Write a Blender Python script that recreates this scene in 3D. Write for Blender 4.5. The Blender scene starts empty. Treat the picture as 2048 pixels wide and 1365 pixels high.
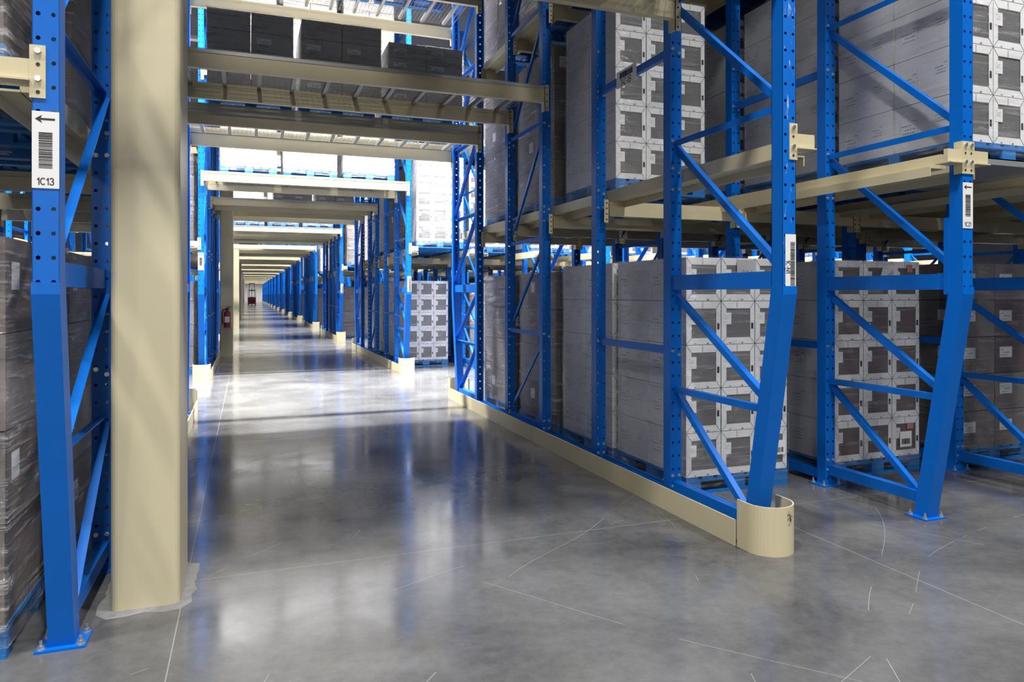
import bpy, math, random
from mathutils import Vector, Matrix
random.seed(7)
H = 1.6                      # eye height in metres; layout numbers are multiples of H
scn = bpy.context.scene
COL = scn.collection
PI = math.pi

# ------------------------------------------------------------------ materials
def nodes_of(name):
    m = bpy.data.materials.new(name); m.use_nodes = True
    nt = m.node_tree; b = nt.nodes['Principled BSDF']
    return m, nt, b
def N(nt, t, **kw):
    n = nt.nodes.new(t)
    for k, v in kw.items():
        if k.startswith('i_'):
            n.inputs[k[2:].replace('_', ' ')].default_value = v
        else: setattr(n, k, v)
    return n
def simple(name, col, rough=.5, metal=0., var=.08, scale=6, bump=0., spec=.5):
    m, nt, b = nodes_of(name)
    tc = N(nt, 'ShaderNodeTexCoord'); nz = N(nt, 'ShaderNodeTexNoise'); nz.inputs['Scale'].default_value = scale
    nz.inputs['Detail'].default_value = 4
    nt.links.new(tc.outputs['Object'], nz.inputs['Vector'])
    mx = N(nt, 'ShaderNodeMixRGB'); mx.inputs['Color1'].default_value = (*[c*(1-var) for c in col], 1)
    mx.inputs['Color2'].default_value = (*[min(1, c*(1+var)) for c in col], 1)
    nt.links.new(nz.outputs['Fac'], mx.inputs['Fac']); nt.links.new(mx.outputs['Color'], b.inputs['Base Color'])
    b.inputs['Roughness'].default_value = rough; b.inputs['Metallic'].default_value = metal
    b.inputs['Specular IOR Level'].default_value = spec
    if bump:
        bp = N(nt, 'ShaderNodeBump'); bp.inputs['Strength'].default_value = bump; bp.inputs['Distance'].default_value = .01
        nt.links.new(nz.outputs['Fac'], bp.inputs['Height']); nt.links.new(bp.outputs['Normal'], b.inputs['Normal'])
    return m
M = {}
M['blue'] = simple('blue_paint', (.0, .132, .56), .38, 0, .10, 5, spec=.3)
M['beige'] = simple('beige_paint', (.60, .53, .34), .42, 0, .05, 3)
M['column'] = simple('column_paint', (.58, .52, .345), .42, 0, .05, 1.5)
M['steel'] = simple('galvanised_steel', (.62, .62, .62), .3, .85)
M['joist'] = simple('galvanised_joist', (.30, .29, .26), .45, .3)
M['white'] = simple('white_board', (.80, .80, .80), .6, 0, .05, 9)
M['card'] = simple('pale_card', (.60, .60, .61), .65, 0, .07, 7)
M['tan'] = simple('grey_brown_card', (.20, .178, .162), .6, 0, .2, 5)
M['umber'] = simple('mid_brown_card', (.165, .135, .115), .6, 0, .2, 5)
M['brown'] = simple('brown_card', (.13, .10, .088), .6, 0, .22, 5)
M['greyw'] = simple('grey_window', (.15, .148, .145), .45, 0, .12, 12)
M['greycard'] = simple('grey_card', (.44, .44, .445), .5, 0, .15, 6)
M['ink'] = simple('black_ink', (.02, .02, .02), .6)
M['fadedink'] = simple('faded_ink', (.16, .155, .16), .6)
M['redink'] = simple('red_ink', (.45, .20, .17), .6)
M['paper'] = simple('label_paper', (.80, .80, .80), .45, 0, .02)
M['pallet'] = simple('blue_pallet_wood', (.012, .16, .46), .6, 0, .3, 9)
M['plate'] = simple('dull_steel_tray', (.30, .31, .31), .5, .3)
M['black'] = simple('black_rubber', (.012, .012, .012), .6)
M['red'] = simple('red_paint', (.30, .015, .02), .35)
M['dark'] = simple('dark_steel', (.03, .03, .035), .45, .2)
M['wall'] = simple('wall_panel', (.34, .34, .335), .7)
M['ceil'] = simple('ceiling_panel', (.16, .16, .165), .8)
M['grout'] = simple('pale_grout', (.22, .22, .215), .8, 0, .3, 20, .6)

def wrap_material(name, lo, hi, col, bump=.05):
    m, nt, b = nodes_of(name); L = nt.links.new
    tc = N(nt, 'ShaderNodeTexCoord'); oi = N(nt, 'ShaderNodeObjectInfo')
    add = N(nt, 'ShaderNodeVectorMath', operation='ADD'); L(tc.outputs['Object'], add.inputs[0])
    mu = N(nt, 'ShaderNodeMath', operation='MULTIPLY'); mu.inputs[1].default_value = 37.
    L(oi.outputs['Random'], mu.inputs[0]); L(mu.outputs[0], add.inputs[1])
    def streak(rot, sc, det=5, dist=.6):
        mp = N(nt, 'ShaderNodeMapping'); mp.inputs['Scale'].default_value = sc; mp.inputs['Rotation'].default_value = rot
        L(add.outputs[0], mp.inputs['Vector'])
        n = N(nt, 'ShaderNodeTexNoise'); n.inputs['Scale'].default_value = 1.; n.inputs['Detail'].default_value = det; n.inputs['Distortion'].default_value = dist; n.inputs['Roughness'].default_value = .6
        L(mp.outputs[0], n.inputs['Vector']); return n.outputs['Fac']
    s1 = streak((.18, .15, 0), (1.2, 1.2, 26)); s2 = streak((-.5, -.45, 0), (2.0, 2.0, 22)); s3 = streak((0, 0, 0), (3, 3, 3.5), 3, 1.5)
    def mr(x, a, b_, c, d):
        r = N(nt, 'ShaderNodeMapRange'); r.inputs[1].default_value = a; r.inputs[2].default_value = b_; r.inputs[3].default_value = c; r.inputs[4].default_value = d; L(x, r.inputs[0]); return r.outputs[0]
    def mt(op, x, y):
        n = N(nt, 'ShaderNodeMath', operation=op)
        for i, v in enumerate((x, y)):
            if isinstance(v, (int, float)): n.inputs[i].default_value = v
            else: L(v, n.inputs[i])
        return n.outputs[0]
    st = mt('MAXIMUM', mr(s1, .53, .64, 0, 1), mr(s2, .56, .66, 0, 1))
    st = mt('MULTIPLY', st, mr(s3, .38, .62, .15, 1))
    fac = mt('ADD', lo, mt('MULTIPLY', st, hi-lo))  # denser whitish streaks paint the highlights of the film's wrinkles into its colour
    h = mt('ADD', mt('ADD', s1, s2), mt('MULTIPLY', s3, 2.2))
    bp = N(nt, 'ShaderNodeBump'); bp.inputs['Strength'].default_value = 1.0; bp.inputs['Distance'].default_value = bump
    L(h, bp.inputs['Height']); L(bp.outputs['Normal'], b.inputs['Normal'])
    b.inputs['Base Color'].default_value = (*col, 1); b.inputs['Roughness'].default_value = .14
    b.inputs['Specular IOR Level'].default_value = 1.0
    tr = N(nt, 'ShaderNodeBsdfTransparent'); mix = N(nt, 'ShaderNodeMixShader')
    gl = N(nt, 'ShaderNodeBsdfGlossy'); gl.inputs['Roughness'].default_value = .12; gl.inputs['Color'].default_value = (1, 1, 1, 1); L(bp.outputs['Normal'], gl.inputs['Normal'])
    mix0 = N(nt, 'ShaderNodeMixShader'); mix0.inputs[0].default_value = .075
    L(tr.outputs[0], mix0.inputs[1]); L(gl.outputs[0], mix0.inputs[2])
    L(fac, mix.inputs[0]); L(mix0.outputs[0], mix.inputs[1]); L(b.outputs[0], mix.inputs[2])
    L(mix.outputs[0], nt.nodes['Material Output'].inputs['Surface'])
    return m
M['wrap'] = wrap_material('clear_stretch_film', .02, .30, (.75, .75, .76), .018)
M['heavywrap'] = wrap_material('cloudy_stretch_film', .06, .75, (.60, .59, .58))

def scuffed_blue():
    m, nt, b = nodes_of('scuffed_blue_paint')
    tc = N(nt, 'ShaderNodeTexCoord'); mp = N(nt, 'ShaderNodeMapping'); mp.inputs['Scale'].default_value = (30, 30, 5)
    nt.links.new(tc.outputs['Object'], mp.inputs['Vector'])
    nz = N(nt, 'ShaderNodeTexNoise'); nz.inputs['Scale'].default_value = 1.3; nz.inputs['Detail'].default_value = 8; nz.inputs['Roughness'].default_value = .7
    nt.links.new(mp.outputs[0], nz.inputs['Vector'])
    r = N(nt, 'ShaderNodeMapRange'); r.inputs[1].default_value = .60; r.inputs[2].default_value = .66
    nt.links.new(nz.outputs['Fac'], r.inputs[0])
    mx = N(nt, 'ShaderNodeMixRGB'); mx.inputs['Color1'].default_value = (.0, .132, .56, 1); mx.inputs['Color2'].default_value = (.42, .5, .72, 1)
    nt.links.new(r.outputs[0], mx.inputs['Fac']); nt.links.new(mx.outputs['Color'], b.inputs['Base Color'])
    b.inputs['Roughness'].default_value = .36
    return m
M['scuff'] = scuffed_blue()

def floor_material():
    m, nt, b = nodes_of('polished_concrete')
    L = nt.links.new
    tc = N(nt, 'ShaderNodeTexCoord'); sx = N(nt, 'ShaderNodeSeparateXYZ'); L(tc.outputs['Object'], sx.inputs[0])
    def math_(op, a, bb=None, c=None):
        n = N(nt, 'ShaderNodeMath', operation=op)
        for i, v in enumerate((a, bb, c)):
            if v is None: continue
            if isinstance(v, (int, float)): n.inputs[i].default_value = v
            else: L(v, n.inputs[i])
        return n.outputs[0]
    def line(out, off, per, w):
        a = math_('ADD', out, -off + per*100); a = math_('MODULO', a, per); a = math_('SUBTRACT', a, per/2); a = math_('ABSOLUTE', a)
        a = math_('SUBTRACT', per/2, a); return math_('LESS_THAN', a, w)
    jx = line(sx.outputs[0], -.197*H, 2.4*H, .0028); jy = line(sx.outputs[1], 2.73*H, 2.45*H, .0026)
    joint = math_('MAXIMUM', jx, jy)
    def noise(scale, detail=5, rough=.55, dist=0, vec=None):
        n = N(nt, 'ShaderNodeTexNoise'); n.inputs['Scale'].default_value = scale; n.inputs['Detail'].default_value = detail
        n.inputs['Roughness'].default_value = rough; n.inputs['Distortion'].default_value = dist
        L(vec if vec is not None else tc.outputs['Object'], n.inputs['Vector']); return n.outputs['Fac']
    big = noise(.9, 6, .6, .4); fine = noise(14, 8, .7)
    def scratch(rot, off, per, w, seed):
        mp = N(nt, 'ShaderNodeMapping'); mp.inputs['Rotation'].default_value = (0, 0, rot); L(tc.outputs['Object'], mp.inputs['Vector'])
        sp = N(nt, 'ShaderNodeSeparateXYZ'); L(mp.outputs[0], sp.inputs[0])
        mq = N(nt, 'ShaderNodeMapping'); mq.inputs['Location'].default_value = (seed, seed*1.7, 0); L(tc.outputs['Object'], mq.inputs['Vector'])
        wob = math_('MULTIPLY', math_('SUBTRACT', noise(.35, 1, .5, 0, mq.outputs[0]), .5), .9)
        a = line(math_('ADD', sp.outputs[0], wob), off, per, w)
        g = math_('GREATER_THAN', noise(.8, 3, .6, 0, mq.outputs[0]), .51)
        return math_('MULTIPLY', a, g)
    s = math_('MAXIMUM', scratch(.75, .3, 1.7, .0013, 3), scratch(-.62, .9, 2.3, .0012, 11)); s = math_('MAXIMUM', s, scratch(1.2, .5, 1.9, .0012, 23)); s = math_('MAXIMUM', s, scratch(.35, 1.1, 2.1, .001, 31))
    spots = math_('GREATER_THAN', noise(11, 2, .5), .80)
    base = N(nt, 'ShaderNodeMixRGB'); base.inputs['Color1'].default_value = (.045, .045, .047, 1); base.inputs['Color2'].default_value = (.175, .175, .175, 1)
    r = N(nt, 'ShaderNodeMapRange'); r.inputs[1].default_value = .3; r.inputs[2].default_value = .7; L(math_('ADD', math_('MULTIPLY', big, .75), math_('MULTIPLY', fine, .25)), r.inputs[0])
    L(r.outputs[0], base.inputs['Fac'])
    m1 = N(nt, 'ShaderNodeMixRGB'); m1.inputs['Color2'].default_value = (.38, .38, .38, 1); L(base.outputs[0], m1.inputs['Color1'])
    L(math_('MULTIPLY', math_('MAXIMUM', s, math_('MULTIPLY', spots, .5)), .75), m1.inputs['Fac'])
    m2 = N(nt, 'ShaderNodeMixRGB'); m2.inputs['Color2'].default_value = (.5, .5, .49, 1); L(m1.outputs[0], m2.inputs['Color1']); L(math_('MULTIPLY', joint, .36), m2.inputs['Fac'])
    L(m2.outputs[0], b.inputs['Base Color'])
    rr = N(nt, 'ShaderNodeMapRange'); rr.inputs[1].default_value = .3; rr.inputs[2].default_value = .7; rr.inputs[3].default_value = .08; rr.inputs[4].default_value = .20
    L(noise(2.3, 6, .65), rr.inputs[0]); L(rr.outputs[0], b.inputs['Roughness'])
    b.inputs['Specular IOR Level'].default_value = .38
    bp = N(nt, 'ShaderNodeBump'); bp.inputs['Strength'].default_value = .03; bp.inputs['Distance'].default_value = .01
    L(noise(3.5, 4, .5), bp.inputs['Height']); L(bp.outputs['Normal'], b.inputs['Normal'])
    return m
M['floor'] = floor_material()

# ------------------------------------------------------------------ mesh builder
class MB:
    def __init__(s): s.v = []; s.f = []; s.m = []; s.mats = []
    def mi(s, mat):
        if mat not in s.mats: s.mats.append(mat)
        return s.mats.index(mat)
    def face(s, pts, mat):
        n = len(s.v); s.v += [tuple(p) for p in pts]; s.f.append(tuple(range(n, n+len(pts)))); s.m.append(s.mi(mat))
    def box(s, x0, x1, y0, y1, z0, z1, mat):
        n = len(s.v); s.v += [(x, y, z) for z in (z0, z1) for y in (y0, y1) for x in (x0, x1)]
        for q in ((0,2,3,1),(4,5,7,6),(0,1,5,4),(2,6,7,3),(0,4,6,2),(1,3,7,5)):
            s.f.append(tuple(n+i for i in q)); s.m.append(s.mi(mat))
    def prism(s, prof, p0, p1, up, mat, ):
        # extrude a 2D profile (a along side, b along up) from p0 to p1
        p0 = Vector(p0); p1 = Vector(p1); d = (p1-p0).normalized(); up = Vector(up)
        side = d.cross(up).normalized(); u = side.cross(d).normalized()
        n = len(s.v); k = len(prof)
        for p in (p0, p1):
            for a, b in prof: s.v.append(tuple(p + side*a + u*b))
        for i in range(k):
            j = (i+1) % k; s.f.append((n+i, n+j, n+k+j, n+k+i)); s.m.append(s.mi(mat))
        s.f.append(tuple(range(n+k-1, n-1, -1))); s.m.append(s.mi(mat))
        s.f.append(tuple(range(n+k, n+2*k))); s.m.append(s.mi(mat))
    def cyl(s, p0, p1, r, mat, n=10, r1=None):
        r1 = r if r1 is None else r1
        p0 = Vector(p0); p1 = Vector(p1); d = (p1-p0).normalized()
        a = d.orthogonal().normalized(); b = d.cross(a); k = len(s.v)
        for p, rr in ((p0, r), (p1, r1)):
            for i in range(n):
                t = 2*PI*i/n; s.v.append(tuple(p + a*math.cos(t)*rr + b*math.sin(t)*rr))
        for i in range(n):
            j = (i+1) % n; s.f.append((k+i, k+j, k+n+j, k+n+i)); s.m.append(s.mi(mat))
        s.f.append(tuple(range(k+n-1, k-1, -1))); s.m.append(s.mi(mat)); s.f.append(tuple(range(k+n, k+2*n))); s.m.append(s.mi(mat))
    def add(s, o, mtx=None):
        n = len(s.v); mtx = mtx or Matrix.Identity(4)
        s.v += [tuple(mtx @ Vector(v)) for v in o.v]
        flip = mtx.determinant() < 0
        for f, mi in zip(o.f, o.m):
            f = tuple(n+i for i in f); s.f.append(f[::-1] if flip else f); s.m.append(s.mi(o.mats[mi]))
    def mesh(s, name, smooth=False):
        me = bpy.data.meshes.new(name); me.from_pydata(s.v, [], s.f)
        for mt in s.mats: me.materials.append(M[mt])
        me.polygons.foreach_set('material_index', s.m)
        if smooth: me.polygons.foreach_set('use_smooth', [True]*len(s.f))
        me.update(); return me
def rect(w, h, cx=0, cy=0): return [(cx-w/2, cy-h/2), (cx+w/2, cy-h/2), (cx+w/2, cy+h/2), (cx-w/2, cy+h/2)]
def ang(w, t=.005): return [(0, 0), (w, 0), (w, t), (t, t), (t, w), (0, w)]     # angle iron
def chan(w, d, t=.006): return [(0, -w/2), (d, -w/2), (d, -w/2+t), (t, -w/2+t), (t, w/2-t), (d, w/2-t), (d, w/2), (0, w/2)]

def link(name, me, parent=None, loc=(0, 0, 0), rot=(0, 0, 0)):
    o = bpy.data.objects.new(name, me); COL.objects.link(o); o.location = loc; o.rotation_euler = rot
    if parent: o.parent = parent
    return o
def tag(o, label, cat, group=None, kind=None):
    o['label'] = label; o['category'] = cat; o['kind'] = 'thing'
    if group: o['group'] = group
    if kind: o['kind'] = kind
    return o
def thing(name, label, cat, loc, rotz=0, group=None):
    o = bpy.data.objects.new(name, None); COL.objects.link(o); o.location = loc; o.rotation_euler = (0, 0, rotz); o.empty_display_size = .1
    return tag(o, label, cat, group)
def struct(name, me, loc=(0, 0, 0)):
    o = link(name, me, None, loc); o['kind'] = 'structure'; return o
KIDS = {}
def kids(o):
    return list(o.children)
def copy_tree(o, parent=None):
    c = o.copy(); COL.objects.link(c)
    if parent: c.parent = parent
    for ch in KIDS.get(o.name) or kids(o): copy_tree(ch, c)
    return c
def place(proto, loc, rotz, label, group=None):
    """first use moves the prototype, later uses copy it"""
    if proto.get('_u'): o = copy_tree(proto)
    else: o = proto; proto['_u'] = 1
    o.location = loc; o.rotation_euler = (0, 0, rotz); o['label'] = label
    if group: o['group'] = group
    return o
def arc(cx, cy, rx, ry, a0, a1, n=10):
    return [(cx+rx*math.cos(math.radians(a0+(a1-a0)*i/n)), cy+ry*math.sin(math.radians(a0+(a1-a0)*i/n))) for i in range(n+1)]
GLY = {
 '1': (.42, [[(.05, .74), (.17, .78), (.27, 1.0), (.27, 0)]]),
 'C': (.74, [arc(.36, .5, .31, .46, 48, 312, 18)]),
 '3': (.60, [arc(.28, .75, .21, .23, 160, -90, 12) + arc(.28, .27, .24, .25, 90, -165, 14)]),
 '2': (.60, [arc(.29, .73, .22, .25, 170, -35, 12) + [(.06, .04), (.53, .04)]]),
 '-': (.36, [[(.04, .40), (.28, .40)]]),
 'N': (.74, [[(.08, 0), (.08, 1), (.62, 0), (.62, 1)]]),
 'I': (.26, [[(.10, 0), (.10, 1)]]),
 'B': (.66, [[(.08, .04), (.08, .96), (.32, .96)] + arc(.34, .745, .19, .215, 90, -90, 8) + [(.08, .53)], [(.32, .53)] + arc(.34, .285, .22, .245, 90, -90, 8) + [(.08, .04)]]),
 'S': (.62, [arc(.29, .74, .21, .22, 30, 250, 12)[:-1] + arc(.29, .27, .23, .24, 75, -150, 12)]),
 'M': (.86, [[(.08, 0), (.08, 1), (.41, .2), (.74, 1), (.74, 0)]]),
}
def text_mb(txt, size, mat='ink', th=.13):
    mb = MB(); cap = size*.72; x = 0; t = cap*th/2; n = 0
    tot = sum(GLY[c][0] for c in txt)*cap
    for c in txt:
        w, lines = GLY[c]
        for ln in lines:
            P = [(x+a*cap-tot/2, (b-.5)*cap) for a, b in ln]
            for (ax, ay), (bx, by) in zip(P[:-1], P[1:]):
                L_ = math.hypot(bx-ax, by-ay) or 1; ux, uy = (bx-ax)/L_, (by-ay)/L_; n += 1; z = .00002*(n % 9)
                ax -= ux*t*.5; ay -= uy*t*.5; bx += ux*t*.5; by += uy*t*.5
                mb.face([(ax+uy*t, ay-ux*t, z), (bx+uy*t, by-ux*t, z), (bx-uy*t, by+ux*t, z), (ax-uy*t, ay+ux*t, z)], mat)
        x += w*cap
    return mb

# ------------------------------------------------------------------ uprights
PW, PD, PITCH = .10, .095, .1016
TOP = 4.75*H
def perforated(z0, z1, mat='blue', scuff=False):
    """C section upright, holed web on -Y, open back with lips on +Y"""
    mb = MB(); hw = PW/2; y = -PD/2; t = .0035
    wm = 'scuff' if scuff else mat
    n = int((z1-z0)/PITCH)
    for k in range(n):
        za = z0+k*PITCH; zb = za+PITCH
        for sx in (-1, 1):
            xa, xb = (-hw, 0) if sx < 0 else (0, hw)
            cx = sx*.028; cz = (za+zb)/2; r = .0095
            outer = [(xa, za), (cx, za), (xb, za), (xb, cz), (xb, zb), (cx, zb), (xa, zb), (xa, cz)]
            angs = [225, 270, 315, 0, 45, 90, 135, 180]
            inner = [(cx+r*math.cos(math.radians(a)), cz+r*math.sin(math.radians(a))) for a in angs]
            for i in range(8):
                j = (i+1) % 8
                mb.face([(outer[i][0], y, outer[i][1]), (outer[j][0], y, outer[j][1]), (inner[j][0], y, inner[j][1]), (inner[i][0], y, inner[i][1])], wm)
    zt = z0+n*PITCH
    for sx in (-1, 1):
        a, b = sorted((sx*hw, sx*(hw-t))); mb.box(a, b, y, PD/2, z0, zt, mat)
        a, b = sorted((sx*hw, sx*.022)); mb.box(a, b, PD/2-t, PD/2, z0, zt, mat)
    return mb
def add_bolts(mb, zs, xs=(-.028, .028), y=-PD/2):
    for z in zs:
        for x in xs:
            mb.cyl((x, y+.001, z), (x, y-.004, z), .013, 'steel', 12); mb.cyl((x, y-.004, z), (x, y-.014, z), .009, 'steel', 6)
SL = .17*H      # set-back of the slanted foot
BEND = 1.0*H
HZ = [.56, 1.73, 2.40, 3.07, 3.74, 4.41]
def slant_leg():
    mb = MB(); hw = PW/2; hd = PD/2+.008
    ys = [(SL, .012), (0, BEND), (0, BEND+.05)]
    for (ya, za), (yb, zb) in zip(ys[:-1], ys[1:]):
        n = len(mb.v)
        for (yy, zz) in ((ya, za), (yb, zb)):
            mb.v += [(-hw-.002, yy-hd, zz), (hw+.002, yy-hd, zz), (hw+.002, yy+hd, zz), (-hw-.002, yy+hd, zz)]
        for i in range(4):
            j = (i+1) % 4; mb.f.append((n+i, n+j, n+4+j, n+4+i)); mb.m.append(mb.mi('blue'))
    mb.face([(-hw-.002, -hd, BEND+.05), (hw+.002, -hd, BEND+.05), (hw+.002, hd, BEND+.05), (-hw-.002, hd, BEND+.05)], 'blue')
    return mb
def base_plate_mb(w=.2, d=.17):
    mb = MB(); mb.box(-w/2, w/2, -d/2, d/2, 0, .012, 'blue'); return mb
def anchor_mb():
    mb = MB(); mb.cyl((0, 0, .012), (0, 0, .016), .019, 'steel', 12); mb.cyl((0, 0, .016), (0, 0, .028), .014, 'steel', 6); mb.cyl((0, 0, .028), (0, 0, .05), .007, 'steel', 8); return mb
ME = {}
ME['slant_top'] = perforated(BEND, TOP).mesh('slant_post_upper')
ME['slant_top_scuff'] = perforated(BEND, TOP, 'blue', True).mesh('slant_post_upper_scuffed')
ME['leg'] = slant_leg().mesh('slanted_leg')
pb = perforated(.012, TOP); add_bolts(pb, [.085*H, .135*H]); add_bolts(pb, [z*H for z in (.73, 1.73, 2.17, 2.4, 1.50, 1.60)], (-.028,)); add_bolts(pb, [z*H-.03 for z in (.73, 2.17, 1.52, 1.6)], (.028,))
ME['post'] = pb.mesh('upright_post')
ME['plate'] = base_plate_mb().mesh('base_plate'); ME['anchor'] = anchor_mb().mesh('anchor_bolt')
def bar(p0, p1, prof, mat='blue', up=(1, 0, 0)):
    mb = MB(); mb.prism(prof, p0, p1, up, mat); return mb
FD = .76*H
def slanty(z): return 0 if z >= BEND else SL*(1-z/BEND)
rp = FD-PD/2
for i, z in enumerate(HZ):
    ME['hz%d' % i] = bar((-.02, slanty(z*H)+PD/2, z*H), (-.02, rp+.04, z*H), ang(.045)).mesh('horizontal_brace')
ME['heavy'] = bar((-.03, PD/2, 1.055*H), (-.03, rp+.02, 1.055*H), [(-.055, -.01), (.055, -.01), (.055, .055), (-.055, .055)]).mesh('deep_brace')
ME['foot'] = bar((-.03, slanty(.1*H)+PD/2, .085*H), (-.03, rp+.02, .085*H), [(-.04, 0), (.04, 0), (.04, .07), (-.04, .07)]).mesh('foot_brace')
DG = [((.07), (.55)), ((.57), (1.01)), ((1.10), (1.72)), ((1.74), (2.39)), ((2.41), (3.06)), ((3.08), (3.73)), ((3.75), (4.40))]
for i, (za, zb) in enumerate(DG):
    ME['dg%d' % i] = bar((.0, slanty(za*H)+PD/2, za*H+.04), (.0, rp+.02, zb*H), ang(.045)).mesh('diagonal_brace')
# mid frame
MFD = .69*H
MHZ = [.10, .74, 1.40, 2.20, 3.0, 3.8, 4.5]
for i, z in enumerate(MHZ): ME['mh%d' % i] = bar((-.02, PD/2, z*H), (-.02, MFD-PD/2+.03, z*H), ang(.045)).mesh('horizontal_brace')
for i in range(6): ME['md%d' % i] = bar((0, PD/2-.03, MHZ[i+1]*H-.03), (0, MFD-PD/2+.02, MHZ[i]*H+.05), ang(.04)).mesh('diagonal_brace')

def post_part(me, parent, y, name='post'):
    p = link(name, me, parent, (0, y, 0)); return p
def plate_part(parent, y, shift=0):
    p = link('base_plate', ME['plate'], parent, (0, y, 0))
    for sx in (-.078, .078):
        for sy in (-.06, .06): link('anchor_bolt', ME['anchor'], p, (sx, sy, 0))
    return p
def make_slant(scuff=False):
    t = thing('rack_upright', '', 'rack frame', (0, 0, 0))
    post_part(ME['slant_top_scuff' if scuff else 'slant_top'], t, 0); link('slanted_leg', ME['leg'], t)
    post_part(ME['post'], t, FD)
    plate_part(t, SL); plate_part(t, FD)
    for i in range(len(HZ)): link('horizontal_brace', ME['hz%d' % i], t)
    link('deep_brace', ME['heavy'], t); link('foot_brace', ME['foot'], t)
    for i in range(len(DG)): link('diagonal_brace', ME['dg%d' % i], t)
    return t
def make_mid():
    t = thing('rack_upright', '', 'rack frame', (0, 0, 0))
    post_part(ME['post'], t, 0); post_part(ME['post'], t, MFD); plate_part(t, 0); plate_part(t, MFD)
    for i in range(len(MHZ)): link('horizontal_brace', ME['mh%d' % i], t)
    for i in range(6): link('diagonal_brace', ME['md%d' % i], t)
    return t
def make_single():
    t = thing('upright_post', '', 'rack post', (0, 0, 0))
    post_part(ME['post'], t, 0); plate_part(t, 0)
    return t
# one-mesh frames for the rack blocks too far off to show parts
def join(objs_meshes):
    mb = MB()
    for me, loc in objs_meshes:
        n = len(mb.v); mb.v += [(v.co.x+loc[0], v.co.y+loc[1], v.co.z+loc[2]) for v in me.vertices]
        names = {v: k for k, v in M.items()}
        for p in me.polygons: mb.f.append(tuple(n+i for i in p.vertices)); mb.m.append(mb.mi(names[me.materials[p.material_index]]))
    return mb
def farpost(z0):
    mb = MB(); mb.box(-PW/2, PW/2, -PD/2, PD/2, z0, TOP, 'blue'); return mb
fp = farpost(BEND).mesh('far_post_upper'); fp2 = farpost(0).mesh('far_post')
ME['far_slant'] = join([(fp, (0,0,0)), (ME['leg'], (0,0,0)), (fp2, (0, FD, 0))] + [(ME['hz%d' % i], (0,0,0)) for i in range(6)] + [(ME['dg%d' % i], (0,0,0)) for i in range(7)] + [(ME['heavy'], (0,0,0)), (ME['foot'], (0,0,0))]).mesh('far_slanted_frame')
ME['far_mid'] = join([(fp2, (0,0,0)), (fp2, (0, MFD, 0))] + [(ME['mh%d' % i], (0,0,0)) for i in range(7)] + [(ME['md%d' % i], (0,0,0)) for i in range(6)]).mesh('far_frame')
ME['far_single'] = farpost(0).mesh('far_single_post')

# ------------------------------------------------------------------ labels
def barcode(w, h, n, seed):
    r = random.Random(seed); mb = MB(); z = -h/2
    bars = []
    while z < h/2-.002:
        t = r.choice((.0016, .0022, .0034, .005)); bars.append((z, min(z+t, h/2))); z += t+r.choice((.0018, .003, .0045))
    for a, b in bars: mb.box(-w/2, w/2, -.0022, -.0010, a, b, 'ink')
    return mb
def rack_label(parent, loc, txt, size=(.098, .32), vertical=False):
    w, h = size; mb = MB(); mb.box(-w/2, w/2, -.001, .001, -h/2, h/2, 'paper')
    p = link('rack_label', mb.mesh('rack_label'), parent, loc); p['label'] = 'white printed location label'
    R = Matrix.Rotation(PI/2, 4, 'X')
    if vertical:
        bc = barcode(w*.42, h*.78, 30, 5); mm = MB(); mm.add(bc, Matrix.Translation((w*.18, 0, -.01))); link('barcode', mm.mesh('barcode'), p)
        if txt:
            t = MB(); t.add(text_mb(txt, .042), Matrix.Translation((-w*.26, -.0018, -.03)) @ Matrix.Rotation(PI/2, 4, 'Y') @ R); link('lettering', t.mesh('lettering'), p)
    else:
        bc = barcode(w*.5, h*.47, 30, hash(txt) % 97 if False else 3); link('barcode', bc.mesh('barcode'), p)
        a = MB(); y = -.0018; zc = h*.40
        a.face([(-.038, y, zc), (-.012, y, zc-.017), (-.018, y, zc-.004), (.034, y, zc-.004), (.034, y, zc+.004), (-.018, y, zc+.004), (-.012, y, zc+.017)], 'ink')
        link('arrow', a.mesh('arrow'), p)
        if txt:
            t = MB(); t.add(text_mb(txt, .040), Matrix.Translation((0, -.0018, -h*.41)) @ R); link('lettering', t.mesh('lettering'), p)
    return p
# bracket on the aisle face of a post carrying the rail end
def bracket_mb(side):
    mb = MB(); y = -PD/2-.004
    zc = 1.578*H; s = side
    x0, x1 = sorted((s*.052, s*.0)); mb.box(x0, x1, y-.002, y+.003, zc-.11, zc+.11, 'beige')
    x0, x1 = sorted((s*.052, s*.058)); mb.box(x0, x1, y-.002, y+.06, zc-.11, zc+.11, 'beige')
    x0, x1 = sorted((s*.055, s*.19)); mb.box(x0, x1, y, y+.03, zc-.035, zc+.05, 'beige'); mb.box(x0, x1, y-.02, y+.10, zc-.043, zc-.035, 'beige')
    for dz in (-.085, -.03, .03, .085): mb.cyl((s*.027, y-.001, zc+dz), (s*.027, y-.0035, zc+dz), .008, 'ink', 8)
    for dz in (.085, -.03): mb.cyl((s*.027, y, zc+dz), (s*.027, y-.012, zc+dz), .013, 'steel', 6)
    return mb
ME['brR'] = bracket_mb(1).mesh('rail_bracket'); ME['brL'] = bracket_mb(-1).mesh('rail_bracket')

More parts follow.
